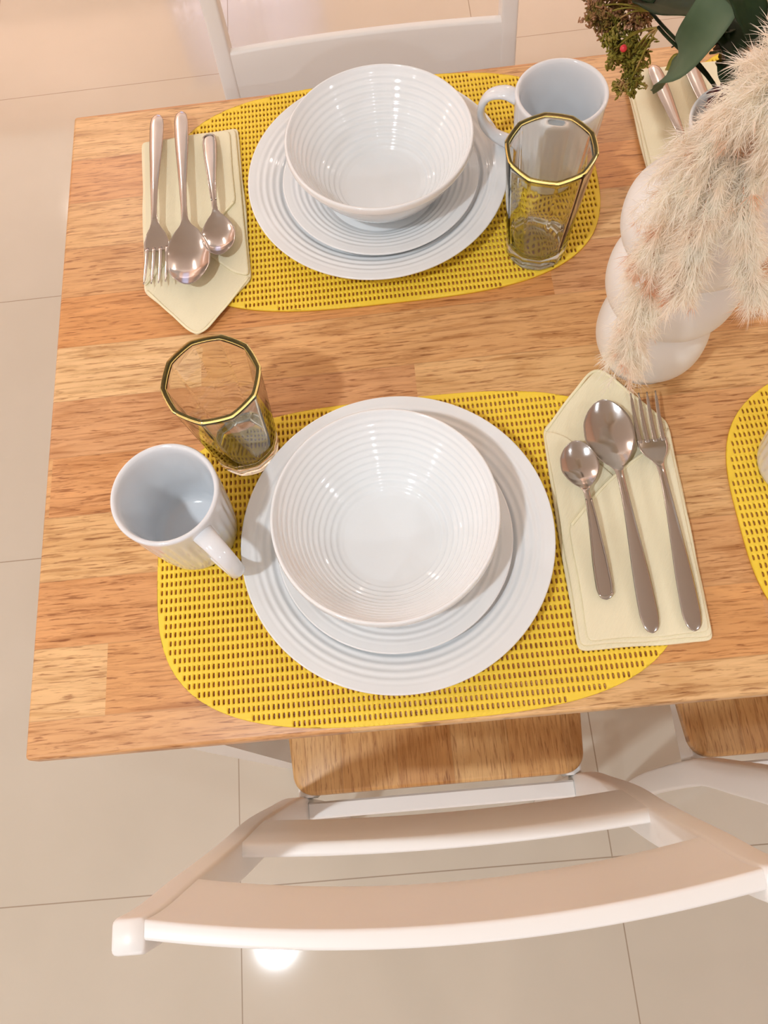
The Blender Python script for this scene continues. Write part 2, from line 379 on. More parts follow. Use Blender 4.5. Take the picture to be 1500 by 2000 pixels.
# ------------------------------------------------------------------ chairs
ZS = [0, .25, .45, .57, .66, .74, .85, .945]
YF = [-.062, -.040, -.036, -.046, -.056, -.070, -.086, -.098]
DP = [.026, .028, .028, .030, .031, .028, .022, .0175]
def yfront(z): return sinterp(z, ZS, YF)
def make_chair(label):
    t = thing('dining_chair', label, 'chair')
    # seat: slab with rounded corners, slightly dished
    out = []
    def corner(cx, cy, r, a0, a1, n=8):
        for i in range(n + 1):
            a = a0 + (a1 - a0) * i / n; out.append((cx + r * math.cos(a), cy + r * math.sin(a)))
    hb, hf, yb, yf = .162, .190, -.0355, .318; r = .024
    corner(-hb + r, yb + r, r, PI, 1.5 * PI); corner(hb - r, yb + r, r, 1.5 * PI, 2 * PI)
    corner(hf - r, yf - r, r, 0, .5 * PI); corner(-hf + r, yf - r, r, .5 * PI, PI)
    c0 = (0, .15); rings = [(1, .432), (1, .444), (.992, .4485), (.975, .450), (.7, .449), (.35, .4475)]
    V = []; F = []; n = len(out)
    for s, z in rings:
        for x, y in out: V.append((c0[0] + (x - c0[0]) * s, c0[1] + (y - c0[1]) * s, z))
    V.append((c0[0], c0[1], .447))
    for l in range(len(rings) - 1):
        for k in range(n): F.append((l * n + k, l * n + (k + 1) % n, (l + 1) * n + (k + 1) % n, (l + 1) * n + k))
    L = (len(rings) - 1) * n
    for k in range(n): F.append((L + k, L + (k + 1) % n, len(V) - 1))
    F.append(tuple(reversed(range(n))))
    s = pyobj('seat', V, F, M_seat, t)
    # rear posts, each one piece from floor to top
    for sx in (-1, 1):
        V = []; F = []; zs = np.r_[np.linspace(0, .44, 12), np.linspace(.46, .9405, 30)]
        def ring(z, sh):
            yf_ = yfront(z); d = sinterp(z, ZS, DP); xo, xi = .1675, .1495
            if z < .45: xi = .1455 + .004 * z / .45
            r = .003 + sh * 0; pts = []
            for cx, cy, a in ((xi + r, yf_ - r, PI), (xi + r, yf_ - d + r, 1.5 * PI), (xo - r, yf_ - d + r, 0), (xo - r, yf_ - r, .5 * PI)):
                pass
            cs = [(xi + r, yf_ - r, .5 * PI), (xi + r, yf_ - d + r, PI), (xo - r, yf_ - d + r, 1.5 * PI), (xo - r, yf_ - r, 0)]
            for cx, cy, a in cs:
                for j in range(4):
                    q = a + j * PI / 6
                    X = cx + r * math.cos(q); Y = cy + r * math.sin(q)
                    mx_, my_ = (xi + xo) / 2, yf_ - d / 2
                    pts.append((sx * (mx_ + (X - mx_) * (1 - sh)), my_ + (Y - my_) * (1 - sh), z - sh * 0))
            return pts
        for z in zs: V += ring(z, 0)
        V += ring(.9435, .06); V += ring(.945, .16)
        L = len(zs) + 2
        for l in range(L - 1):
            for k in range(16): F.append((l * 16 + k, l * 16 + (k + 1) % 16, l * 16 + 16 + (k + 1) % 16, l * 16 + 16 + k))
        F.append(tuple(range(16))); F.append(tuple(range((L - 1) * 16, L * 16)))
        bm = bmesh.new(); me = bpy.data.meshes.new('q'); me.from_pydata(V, [], F); bm.from_mesh(me); bpy.data.meshes.remove(me)
        obj('post', bm, M_white, t)
        # front leg
        o = obj('leg', box(sx * .170 - .016, sx * .170 + .016, .272, .304, 0, .432, .003, 2), M_white, t); autosmooth(o)
        # side rail
        o = obj('side_apron', box(sx * .150 - .009, sx * .150 + .009, -.037, .273, .388, .4315, .002, 1), M_white, t); autosmooth(o)
    o = obj('rear_apron', box(-.150, .150, -.060, -.042, .388, .428, .002, 1), M_white, t); autosmooth(o)
    o = obj('front_apron', box(-.155, .155, .280, .298, .388, .4315, .002, 1), M_white, t); autosmooth(o)
    # curved back rails
    def rail_(name, z0, z1, th, sag, inset=.0015, rnd=.0018):
        nx, nz = 36, 10; V = []; F = []
        prof = []
        rr = rnd
        zz = np.linspace(z0 + rr, z1 - rr, nz)
        front = [(z, 0) for z in zz]
        topc = [(z1 - rr + rr * math.sin(a), -rr + rr * math.cos(a)) for a in np.linspace(0, PI / 2, 5)[1:]]
        topb = [(z1 - rr + rr * math.cos(a), -th + rr - rr * math.sin(a)) for a in np.linspace(0, PI / 2, 5)]
        back = [(z, -th) for z in zz[::-1][1:]]
        botb = [(z0 + rr - rr * math.sin(a), -th + rr - rr * math.cos(a)) for a in np.linspace(0, PI / 2, 5)[1:]]
        botf = [(z0 + rr - rr * math.cos(a), -rr + rr * math.sin(a)) for a in np.linspace(0, PI / 2, 5)[:-1]]
        prof = front + topc + topb + back + botb + botf
        m_ = len(prof)
        for i in range(nx + 1):
            u = -1 + 2 * i / nx; x = u * .1505; sg = sag * (1 - u * u)
            for z, dy in prof: V.append((x, yfront(z) - inset - sg + dy, z))
        for i in range(nx):
            for k in range(m_): F.append((i * m_ + k, i * m_ + (k + 1) % m_, (i + 1) * m_ + (k + 1) % m_, (i + 1) * m_ + k))
        F.append(tuple(range(m_))); F.append(tuple(nx * m_ + k for k in range(m_)))
        bm = bmesh.new(); me = bpy.data.meshes.new('q'); me.from_pydata(V, [], F); bm.from_mesh(me); bpy.data.meshes.remove(me)
        o = obj(name, bm, M_white, t); autosmooth(o, 1.0); return o
    rail_('top_rail', .853, .9445, .0095, .0130)
    rail_('back_slat', .656, .744, .0105, .006, rnd=.003)
    return t
ch = make_chair('white chair with curved back rails in front of the near place setting, nearest the viewer')
ch.location = (.3175, 0, 0); ch['group'] = 'white dining chairs round the table'
c2 = copy_tree(ch); c2.location = (.7575, .004, 0); c2['label'] = 'white chair with wood seat, partly cut off at the lower right beside the nearest chair'
c3 = copy_tree(ch); c3.location = (.318, TW, 0); c3.rotation_euler = (0, 0, PI); c3['label'] = 'white chair on the far side of the table, behind the far bowl and plates'

# ------------------------------------------------------------------ openwork place mats
def placemat(name, cx, cy, label, rz=0):
    hx, hy, n_ = .2125, .1385, 3.2; cw, chh = .0039, .0071; T0 = .0030
    def sd(x, y): return (abs(x / hx) ** n_ + abs(y / hy) ** n_) ** (1 / n_)
    def snap(x, y):
        s = sd(x, y)
        return (x, y) if s <= 1 else (x / s, y / s)
    V = []; F = []; vid = {}
    def vert(x, y, z):
        x, y = snap(x, y)
        key = (round(x, 6), round(y, 6), round(z, 6))
        if key not in vid: vid[key] = len(V); V.append((x, y, z))
        return vid[key]
    nx = int(hx / cw) + 1; ny = int(hy / chh) + 1
    for j in range(-ny, ny):
        for i in range(-nx, nx):
            x0, x1 = i * cw, (i + 1) * cw; sh = 0
            y0, y1 = j * chh, (j + 1) * chh; xm, ym = (x0 + x1) / 2, (y0 + y1) / 2
            if min(sd(a, b) for a, b in ((x0, y0), (x1, y0), (x0, y1), (x1, y1))) >= .999: continue
            jig = (math.sin(i * 12.9 + j * 78.2) * 43758.5) % 1 - .5
            outer = [(x0, y0), (xm, y0), (x1, y0), (x1, ym), (x1, y1), (xm, y1), (x0, y1), (x0, ym)]
            hxx, hyy = cw * .245, chh * .315; ox = jig * .0003
            hole = [(-.75, -.8), (0, -1), (.75, -.8), (1, 0), (.75, .8), (0, 1), (-.75, .8), (-1, 0)]
            hole = [(xm + ox + a * hxx, ym + b * hyy) for a, b in hole]
            zo = [.0030, .0024, .0030, .0028, .0030, .0024, .0030, .0028]
            solid = sd(xm, ym) > .985
            O = [vert(x, y, z) for (x, y), z in zip(outer, zo)]
            B = [vert(x, y, 0) for (x, y) in outer]
            mids = [((a[0] + b[0]) / 2, (a[1] + b[1]) / 2) for a, b in zip(outer, hole)]
            if solid:
                F.append(tuple(O)); F.append(tuple(reversed(B)))
            else:
                Mi = [vert(x, y, .0028) for x, y in mids]
                H1 = [vert(x, y, .0021) for x, y in hole]
                H0 = [vert(x, y, 0) for x, y in hole]
                for k in range(8):
                    q = (k + 1) % 8
                    F.append((O[k], O[q], Mi[q], Mi[k])); F.append((Mi[k], Mi[q], H1[q], H1[k])); F.append((H1[k], H1[q], H0[q], H0[k]))
                    F.append((B[q], B[k], H0[k], H0[q]))
    # clean degenerate faces from snapping, then close the outer wall
    F2 = []
    for f in F:
        g = []
        for i_ in f:
            if i_ not in g: g.append(i_)
        if len(g) >= 3: F2.append(tuple(g))
    me = bpy.data.meshes.new(name); me.from_pydata(V, [], F2); me.validate()
    bm = bmesh.new(); bm.from_mesh(me)
    edges = [e for e in bm.edges if e.is_boundary]
    try: bmesh.ops.bridge_loops(bm, edges=edges)
    except Exception: pass
    bm.to_mesh(me); bm.free()
    o = link(name, me, M_mat); o.location = (cx, cy, TH); o.rotation_euler = (0, 0, rz)
    return tag(o, label, 'placemat', 'yellow openwork placemats')
pmat = placemat('placemat', .3155, .1405, 'yellow openwork placemat under the near plates and near mug')
def pm2(name, cx, cy, label, rz=0):
    o = pmat.copy(); C.objects.link(o); o.location = (cx, cy, TH); o.rotation_euler = (0, 0, rz); o['label'] = label
pm2('placemat', .3165, .519, 'yellow openwork placemat under the far plates and far mug')
pm2('placemat', .7915, .139, 'yellow openwork placemat cut off by the right edge below the vase', .01)
pm2('placemat', .835, .519, 'yellow openwork placemat of which only a tip shows behind the leaves, far right')
MZ = TH + .003

# ------------------------------------------------------------------ crockery
def ripple(r, r0, r1, pitch, amp):
    if r < r0 or r > r1: return 0
    e = min(1, (r - r0) / pitch, (r1 - r) / pitch)
    return amp * e * math.sin(2 * PI * (r - r0) / pitch)
def plate_prof(R, rise, rw, foot, pitch, amp, th=.0045):
    def h(r):
        if r <= rw: return 0
        u = (r - rw) / (R - rw); return rise * (1.15 * u - .15 * u ** 3 + .10 * math.sin(PI * u) ) * (1 / 1.0)
    top = []; r = 0; N_ = 220
    for i in range(N_ + 1):
        r = R * i / N_; top.append((r, th + h(r) + ripple(r, rw + .002, R - .006, pitch, amp)))
    prof = []
    # underside from the axis: foot ring, then up to the rim
    prof += [(0, .0012), (foot - .006, .0012), (foot - .004, 0), (foot, 0), (foot + .003, .0015)]
    for i in range(14):
        r = foot + .005 + (R - .002 - foot - .005) * i / 13
        prof.append((r, max(.0018, h(r) + th * .15)))
    zt = top[-1][1]
    prof += [(R - .0002, zt - .0022), (R + .0003, zt - .001), (R, zt - .0002), (R - .0008, zt)]
    prof += [p for p in reversed(top) if p[0] < R - .0012]
    return prof
def bowl_prof(R, H, rb, pitch, amp, th=.0038):
    pts = []; 
    for i in range(26):
        u = i / 25; pts.append((rb * u * .98, .0052))
    wall = []
    for i in range(150):
        u = i / 149
        r = rb + (R - rb) * (u ** .82); z = .0052 + (H - .0052) * (u ** 1.28)
        wall.append((r, z))
    inner = pts[:-1]
    s = 0; out = []
    for i, (r, z) in enumerate(wall):
        a = wall[max(0, i - 1)]; b = wall[min(149, i + 1)]; d = math.hypot(b[0] - a[0], b[1] - a[1]); nx, nz = -(b[1] - a[1]) / d, (b[0] - a[0]) / d
        if i: s += math.hypot(r - wall[i - 1][0], z - wall[i - 1][1])
        u = i / 149; e = min(1, u * 9, (1 - u) * 9)
        q = amp * e * math.sin(2 * PI * s / pitch)
        out.append((r + nx * q, z + nz * q))
    inner += out
    prof = [(0, .0015), (rb * .80, .0015), (rb * .84, 0), (rb * .92, 0), (rb * .97, .002)]
    for i in range(8, 146, 5):
        r, z = wall[i]; a = wall[i - 1]; b = wall[i + 1]; d = math.hypot(b[0] - a[0], b[1] - a[1]); nx, nz = (b[1] - a[1]) / d, -(b[0] - a[0]) / d
        prof.append((r + nx * th, max(.0022, z + nz * th)))
    prof += [(R + .0012, H - .0018), (R + .0010, H - .0004), (R + .0002, H + .0003), (R - .0012, H)]
    prof += [p for p in reversed(inner) if p[0] < R - .0014]
    return prof
dinner = pyobj('dinner_plate', *lathe(plate_prof(.125, .0175, .074, .070, .0062, .00042), 160), M_china)
dinner.location = (.3033, .1451, MZ); tag(dinner, 'largest white ribbed plate on the near placemat, under a small plate and bowl', 'plate', 'white dinner plates')
d2 = dinner.copy(); C.objects.link(d2); d2.location = (.3165, .516, MZ); d2['label'] = 'largest white ribbed plate on the far placemat, bottom of its stack'
dess = pyobj('dessert_plate', *lathe(plate_prof(.0935, .0165, .054, .050, .0056, .00038, .004), 144), M_china)
dess.location = (.3015, .1440, MZ + .0047); tag(dess, 'smaller white ribbed plate between the near dinner plate and the near bowl', 'plate', 'white dessert plates')
e2 = dess.copy(); C.objects.link(e2); e2.location = (.3195, .509, MZ + .0047); e2['label'] = 'smaller white ribbed plate between the far dinner plate and the far bowl'
bowl = pyobj('soup_bowl', *lathe(bowl_prof(.0838, .0655, .036, .0062, .00042), 144), M_china)
bowl.location = (.2975, .1465, MZ + .0047 + .0042); tag(bowl, 'white ribbed bowl on top of the near stack of plates', 'bowl', 'white ribbed bowls')
b2 = bowl.copy(); C.objects.link(b2); b2.location = (.3215, .507, MZ + .0047 + .0042); b2['label'] = 'white ribbed bowl on top of the far stack of plates'

# mugs
def make_mug(label, loc, ang):
    t = thing('mug', label, 'mug', loc, ang, 'white stoneware mugs')
    H = .0895; Ro = lambda z: .0335 + .0073 * (z / H) ** .75
    prof = [(0, .002), (.027, .002), (.0285, 0), (.0315, 0), (.0335, .0025)]
    prof += [(Ro(z), z) for z in np.linspace(.006, H - .004, 24)]
    prof += [(Ro(H) - .0001, H - .0015), (Ro(H) - .0008, H - .0003), (Ro(H) - .0020, H), (Ro(H) - .0034, H - .0006), (Ro(H) - .0042, H - .003)]
    prof += [(Ro(z) - .0045, z) for z in np.linspace(H - .006, .012, 18)]
    prof += [(.0285, .0085), (.026, .0062), (.02, .0056), (0, .0056)]
    def fl(a, r, z):
        if z < .008 or z > H - .010 or r < Ro(z) - .002: return 1
        e = min(1, (z - .008) / .01, (H - .010 - z) / .01); return 1 + .009 * e * math.cos(30 * a)
    pyobj('body', *lathe(prof, 240, rfun=fl), M_mug, t)
    P = smooth_path([(.0375, 0, .0765), (.050, 0, .0800), (.064, 0, .0745), (.0705, 0, .060), (.068, 0, .044), (.056, 0, .031), (.0345, 0, .0235)], 34)
    rad = [.0078 - .0022 * math.sin(PI * i / 33) for i in range(34)]
    V, F = sweep(P, rad, 20, up=(0, 1, 0), flat=1.0)
    # a flat strap: wide across, thin through
    P_ = np.array([tuple(v) for v in V]); c = np.repeat(P, 20, axis=0); d = P_ - c
    d[:, 0] *= .62; d[:, 2] *= .62; d[:, 1] *= 1.12
    pyobj('handle', c + d, F, M_mug, t); return t
make_mug('white mug standing left of the near plates, its handle pointing to the viewer', (.1375, .1725, MZ), math.radians(-50))
make_mug('white mug right of the far plates, behind the far drinking glass', (.4845, .5145, MZ), math.radians(160))
make_mug('white mug on the right placemat, only its left side showing at the right edge', (.637, .1795, MZ), math.radians(-20))

# faceted tumblers
def make_glass(label, loc, ang):
    t = thing('drinking_glass', label, 'glass', loc, ang, 'clear faceted drinking glasses')
    H = .122; n = 10; SEG = 160
    def facet(a, amt):
        w_ = (a % (2 * PI / n)) - PI / n; poly = math.cos(PI / n) / math.cos(w_)
        return 1 + amt * (poly / math.cos(PI / n) * math.cos(PI / n * .5) - 1)
    def ro(z): return .0262 + .0100 * (z / H) ** .9
    def fo(a, r, z):
        amt = 1.0 if .006 < z < H else .6
        if r < .012: return 1
        if .019 < z < H - .003 and r < ro(z) - .002: return facet(a, amt * .6) * (1 + .016 * math.sin(5 * a + z * 95) * (1 - z / H))
        return facet(a, amt * .6)
    prof = [(0, .0015), (.020, .0015), (.0235, 0), (.0255, .0004), (.0268, .0025)]
    prof += [(ro(z) + .0006 * math.exp(-((z - .006) / .008) ** 2), z) for z in np.linspace(.005, H - .003, 26)]
    prof += [(ro(H) - .0002, H - .0019), (ro(H) - .0026, H - .0019)]
    prof += [(ro(z) - .0030 - .0016 * (1 - z / H) ** 2, z) for z in np.linspace(H - .004, .019, 22)]
    prof += [(.0205, .0140), (.014, .0118), (.006, .0112), (0, .0111)]
    pyobj('body', *lathe(prof, SEG, rfun=fo), M_glass, t)
    V, F = lathe([(ro(H) - .0031, H - .0018), (ro(H) + .0002, H - .0018), (ro(H) + .0006, H - .0009), (ro(H) - .0002, H - .0002), (ro(H) - .0015, H), (ro(H) - .0028, H - .0004), (ro(H) - .0034, H - .0018), (ro(H) - .0031, H - .0018)], SEG, rfun=lambda a, r, z: facet(a, .6))
    r_ = pyobj('rim', V, F, M_rim, t); r_['label'] = 'yellow tinted glass rim'
    return t
make_glass('clear faceted tumbler with yellow rim left of the near plates, behind the near mug', (.1815, .2455, MZ), .12)
make_glass('clear faceted tumbler with yellow rim right of the far plates, before the far mug', (.4570, .4225, MZ), .3)

# ------------------------------------------------------------------ napkins
def cloth_layer(poly, z0, th, parent, name='fold', seed=0, hem=None, hemside=None):
    """closed soft-edged sheet over polygon poly (x,y) with a stitched hem ridge"""
    P = []
    n = len(poly)
    for i in range(n):
        a = np.array(poly[i]); b = np.array(poly[(i + 1) % n]); L = np.linalg.norm(b - a); k = max(2, int(L / .0025))
        for j in range(k): P.append(a + (b - a) * j / k)
    P = np.array(P)
    for _ in range(5): P = .25 * np.roll(P, 1, 0) + .5 * P + .25 * np.roll(P, -1, 0)
    if z0 > 0: z0 -= .0008; th += .0008
    r = np.random.default_rng(seed); c = P.mean(0)
    ph = r.uniform(0, 6, 4); ph[2] = 1.3; ph[3] = .4
    wob = np.array([math.sin(p[0] * 110 + ph[0]) * math.sin(p[1] * 70 + ph[1]) for p in P]) * .0006
    d = (P - c) / np.linalg.norm(P - c, axis=1)[:, None]; P = P + d * wob[:, None]
    prof = [(0.0015, 0), (0, th * .25), (0, th * .7), (.0006, th * .92), (.0014, th), (.0020, th)]
    V = []; F = []; m_ = len(P)
    tn = np.roll(P, -1, 0) - np.roll(P, 1, 0); tn /= np.linalg.norm(tn, axis=1)[:, None]; nrm = np.stack([-tn[:, 1], tn[:, 0]], 1)
    area_ = .5 * np.sum(P[:, 0] * np.roll(P[:, 1], -1) - np.roll(P[:, 0], -1) * P[:, 1])
    if area_ < 0: nrm = -nrm
    def zw(x, y): return .0002 * math.sin(x * 60 + ph[2]) * math.sin(y * 42 + ph[3])
    for ins, z in prof:
        Q = P + nrm * ins
        for x, y in Q: V.append((x, y, z0 + z + (zw(x, y) if z > th * .5 else 0)))
    nr = 6; base_ = P + nrm * .0020
    for k in range(1, nr):
        s = 1 - k / nr; Q = c + (base_ - c) * s
        for x, y in Q: V.append((x, y, z0 + th + zw(x, y)))
    V.append((c[0], c[1], z0 + th + zw(*c)))
    Lr = len(prof) + nr - 1
    for l in range(Lr - 1):
        for k in range(m_): F.append((l * m_ + k, l * m_ + (k + 1) % m_, (l + 1) * m_ + (k + 1) % m_, (l + 1) * m_ + k))
    for k in range(m_): F.append(((Lr - 1) * m_ + k, (Lr - 1) * m_ + (k + 1) % m_, len(V) - 1))
    F.append(tuple(reversed(range(m_))))
    o = pyobj(name, V, F, M_cloth, parent)
    if hem:
        pts = [(x, y, z0 + th + .0002 + zw(x, y)) for x, y in hem]
        pts = smooth_path(pts, 40)
        # keep corners
        h = pyobj('hem', *sweep(pts, .0013, 8, flat=.42), M_hem, o)
    return o
def napkin(label, loc, rz, wob, sx=1.0, var=0):
    """local: bottom edge y=0, tip y=.245, width .105"""
    t = thing('napkin', label, 'napkin', loc, rz, 'pale yellow folded napkins')
    a = .0515 * sx
    cloth_layer([(-a, 0), (a, -.001), (a + .002, .186), (.004, .245), (-a, .190), (-a - .001, .12)], 0, .0028, t, 'back_fold', 1 + var,
                hem=[(-a + .002, .188), (-.02, .222), (.0035, .2412), (.027, .216), (a - .001, .186)])
    cloth_layer([(-a + .002, .003), (a - .001, .002), (a + .001, .182), (a - .006, .174), (.006, .136 - .003), (-.018, .163), (-.035, .182), (-a + .001, .188)], .0030, .0024, t, 'front_fold', 2 + var)
    cloth_layer([(-a + .008, .006), (a - .003, .005), (a - .002, .165), (.028, .160), (-.012, .132), (-a + .008, .100)], .0056, .0018, t, 'pocket_fold', 3 + var,
                hem=[(-a + .0095, .100), (-.012, .130), (.012, .148), (.028, .158)])
    return t
napkin('pale yellow folded napkin right of the near plates, its point towards the vase', (.4855, .0435, MZ - .0002), math.radians(-.5), 0)
napkin('pale yellow folded napkin left of the far plates, its point towards the viewer', (.1275, .6095, MZ - .0002), math.radians(180 + 3.0), 0, .98, 20)
napkin('pale yellow folded napkin at the far right, mostly hidden behind the vase and plumes', (.6285, .626, MZ - .0002), math.radians(180), 0, 1, 40)
NZ = MZ + .0075

# ------------------------------------------------------------------ cutlery
def shell(st, L, u0, u1, n=60, M=13, thick=.0011, zoff=0):
    """lofted closed blade; st: s, halfwidth, z, cup"""
    s_, w_, z_, c_ = [list(k) for k in zip(*st)]
    V = []; F = []
    ss = u0 + (u1 - u0) * (1 - np.cos(np.linspace(0, PI, n))) / 2
    for s in ss:
        hw = max(1e-4, sinterp(s, s_, w_)); z = sinterp(s, s_, z_); cp = sinterp(s, s_, c_)
        for side in (0, 1):
            us = np.linspace(-1, 1, M) if side == 0 else np.linspace(1, -1, M)
            for u in us:
                e = math.sqrt(max(0, 1 - u * u))
                zz = z - cp * (1 - u * u) - (thick * (.35 + .65 * e ** .5) if side else 0)
                V.append((u * hw, s * L, zz + zoff))
    R = 2 * M
    for i in range(n - 1):
        for k in range(R): F.append((i * R + k, i * R + (k + 1) % R, (i + 1) * R + (k + 1) % R, (i + 1) * R + k))
    F.append(tuple(range(R))); F.append(tuple(reversed(range((n - 1) * R, n * R))))
    return V, F
H_ = [(0, .0008, .0040, -.0002), (.008, .0036, .0041, -.0006), (.03, .0060, .0044, -.0010), (.08, .0072, .0050, -.0012), (.18, .0069, .0068, -.0013), (.35, .0052, .0100, -.0013),
      (.50, .0036, .0125, -.0012), (.62, .0029, .0128, -.0011), (.66, .0031, .0118, -.0008)]
SP = H_ + [(.685, .0048, .0105, .0003), (.72, .0105, .0092, .0022), (.77, .0162, .0084, .0052), (.83, .0196, .0082, .0070), (.89, .0188, .0086, .0064), (.94, .0150, .0092, .0044), (.98, .0085, .0098, .0018), (.995, .0040, .0100, .0006), (1, .0008, .0101, 0)]
FK = H_ + [(.69, .0050, .0098, .0002), (.73, .0098, .0074, .0008), (.77, .0121, .0056, .0012), (.80, .0122, .0048, .0012)]
def place(t, end, tip, z, rx=0):
    a = Vector(end); b = Vector(tip); d = b - a; t.location = (a.x, a.y, z); t.rotation_euler = (rx, 0, math.atan2(-d.x, d.y))
def spoon(name, label, L, end, tip, z, k=1.0, ridge=False, rx=0, kh=1.0):
    t = thing(name, label, 'spoon'); st = [(s, w_ * (kh + (k - kh) * max(0, min(1, (s - .5) / .22))), z_, c * k) for s, w_, z_, c in SP]
    pyobj('handle', *shell(st, L, 0, .66), M_steel, t); pyobj('bowl', *shell(st, L, .655, 1, 70, 21), M_steel, t)
    if ridge:
        s_, w_, z_, c_ = [list(q) for q in zip(*st)]
        left = [(-.84 * sinterp(s, s_, w_), s * L, sinterp(s, s_, z_) + .0006) for s in np.linspace(.60, .04, 26)]
        arc = [(-.0059 * kh * math.cos(q), (.04 - .024 * math.sin(q)) * L, .0052) for q in np.linspace(.15, PI - .15, 11)]
        right = [(-x, y, zz) for x, y, zz in reversed(left)]
        pyobj('beaded_edge', *sweep(left + arc + right, .0008, 8), M_steel, t)
    place(t, end, tip, z, rx); return t
def fork(label, L, end, tip, z, rx=0):
    t = thing('fork', label, 'fork'); pyobj('handle', *shell(FK, L, 0, .66), M_steel, t)
    hd = pyobj('head', *shell(FK, L, .655, .80, 40, 13), M_steel, t)
    for i in range(4):
        x0 = (-.0098 + i * .00653); V = []; F = []; n = 16
        for j in range(n):
            u = j / (n - 1); s = .785 + .215 * u; hw = .0020 * (1 - .45 * u) * (1 if u < .93 else .55); z_ = .0049 + .0062 * u ** 1.6 - .0010 * (1 - abs(x0) / .0098); th = .0013 * (1 - .4 * u)
            x = x0 * (1 + .05 * u)
            for a, b in ((-1, .6), (-.6, 1), (.6, 1), (1, .6), (1, -.6), (.6, -1), (-.6, -1), (-1, -.6)):
                V.append((x + a * hw, s * L, z_ - th / 2 + b * th / 2))
        for j in range(n - 1):
            for k in range(8): F.append((j * 8 + k, j * 8 + (k + 1) % 8, j * 8 + 8 + (k + 1) % 8, j * 8 + 8 + k))
        F.append(tuple(range(8))); F.append(tuple(reversed(range((n - 1) * 8, n * 8))))
        pyobj('tine', V, F, M_steel, hd)
    place(t, end, tip, z, rx); return t
spoon('teaspoon', 'small teaspoon with beaded handle edge on the near napkin', .134, (.4605, .0795), (.4575, .2125), NZ, .80, True, kh=.92)
spoon('tablespoon', 'large steel spoon on the near napkin, between teaspoon and fork', .198, (.4900, .0505), (.4860, .2485), NZ, 1.06)
fork('steel fork on the near napkin, beside the large spoon', .202, (.5215, .0490), (.5200, .2510), NZ)
fork('steel fork on the far left napkin, leftmost piece of cutlery', .216, (.0960, .6330), (.1005, .4170), NZ)
spoon('tablespoon', 'large steel spoon in the middle of the far left napkin, overlapping the fork', .221, (.1215, .6310), (.1335, .4110), NZ + .0022, 1.10)
spoon('teaspoon', 'small teaspoon on the far left napkin, beside the placemat', .157, (.1505, .5975), (.1625, .4410), NZ + .001, .84, True, kh=1.0)
fork('steel fork on the far right napkin, its handle under the big leaf', .208, (.6035, .6200), (.6130, .4130), NZ)
spoon('tablespoon', 'large steel spoon on the far right napkin, only its handle end showing', .208, (.6390, .6200), (.6450, .4130), NZ)

# ------------------------------------------------------------------ vase
VX, VY = .5336, .3015
lobes = [(.750, .826, .0455), (.820, .892, .0505), (.886, .950, .0520)]
outp = []
for i, (z0, z1, R_) in enumerate(lobes):
    zc = (z0 + z1) / 2; h = (z1 - z0) / 2
    for j in range(28):
        t_ = math.sin((-1 + 2 * (j + .5) / 28) * PI / 2); z = zc + h * t_
        r_ = R_ * (1 - abs(t_) ** 2.5) ** (1 / 2.5)
        if r_ < .024: continue
        if i < 2 and z > lobes[i + 1][0] + .003: continue
        if i and z < lobes[i - 1][1] - .003: continue
        outp.append((r_, z))
vp = [(0, .7515), (.028, .7515), (.030, .7502), (.033, .7502)] + [p for p in outp if p[1] > .7508 and p[1] < .9475]
vp += [(.0300, .951), (.0275, .957), (.0262, .966), (.0262, .980), (.0275, .992), (.0295, .999), (.0300, 1.001), (.0295, 1.0025), (.0282, 1.002), (.0268, .998), (.0240, .985), (.0230, .965), (.0260, .950), (.0400, .935), (.040, .90), (.030, .885), (.038, .85), (.030, .82), (.034, .79), (.02, .758), (0, .757)]
vp = [(r, z - .75) for r, z in vp]
vase = pyobj('vase', *lathe(vp, 96), M_vase); vase.location = (VX, VY, TH + .0004)
tag(vase, 'white ceramic vase of stacked rounded lobes, holding the flower arrangement', 'vase')

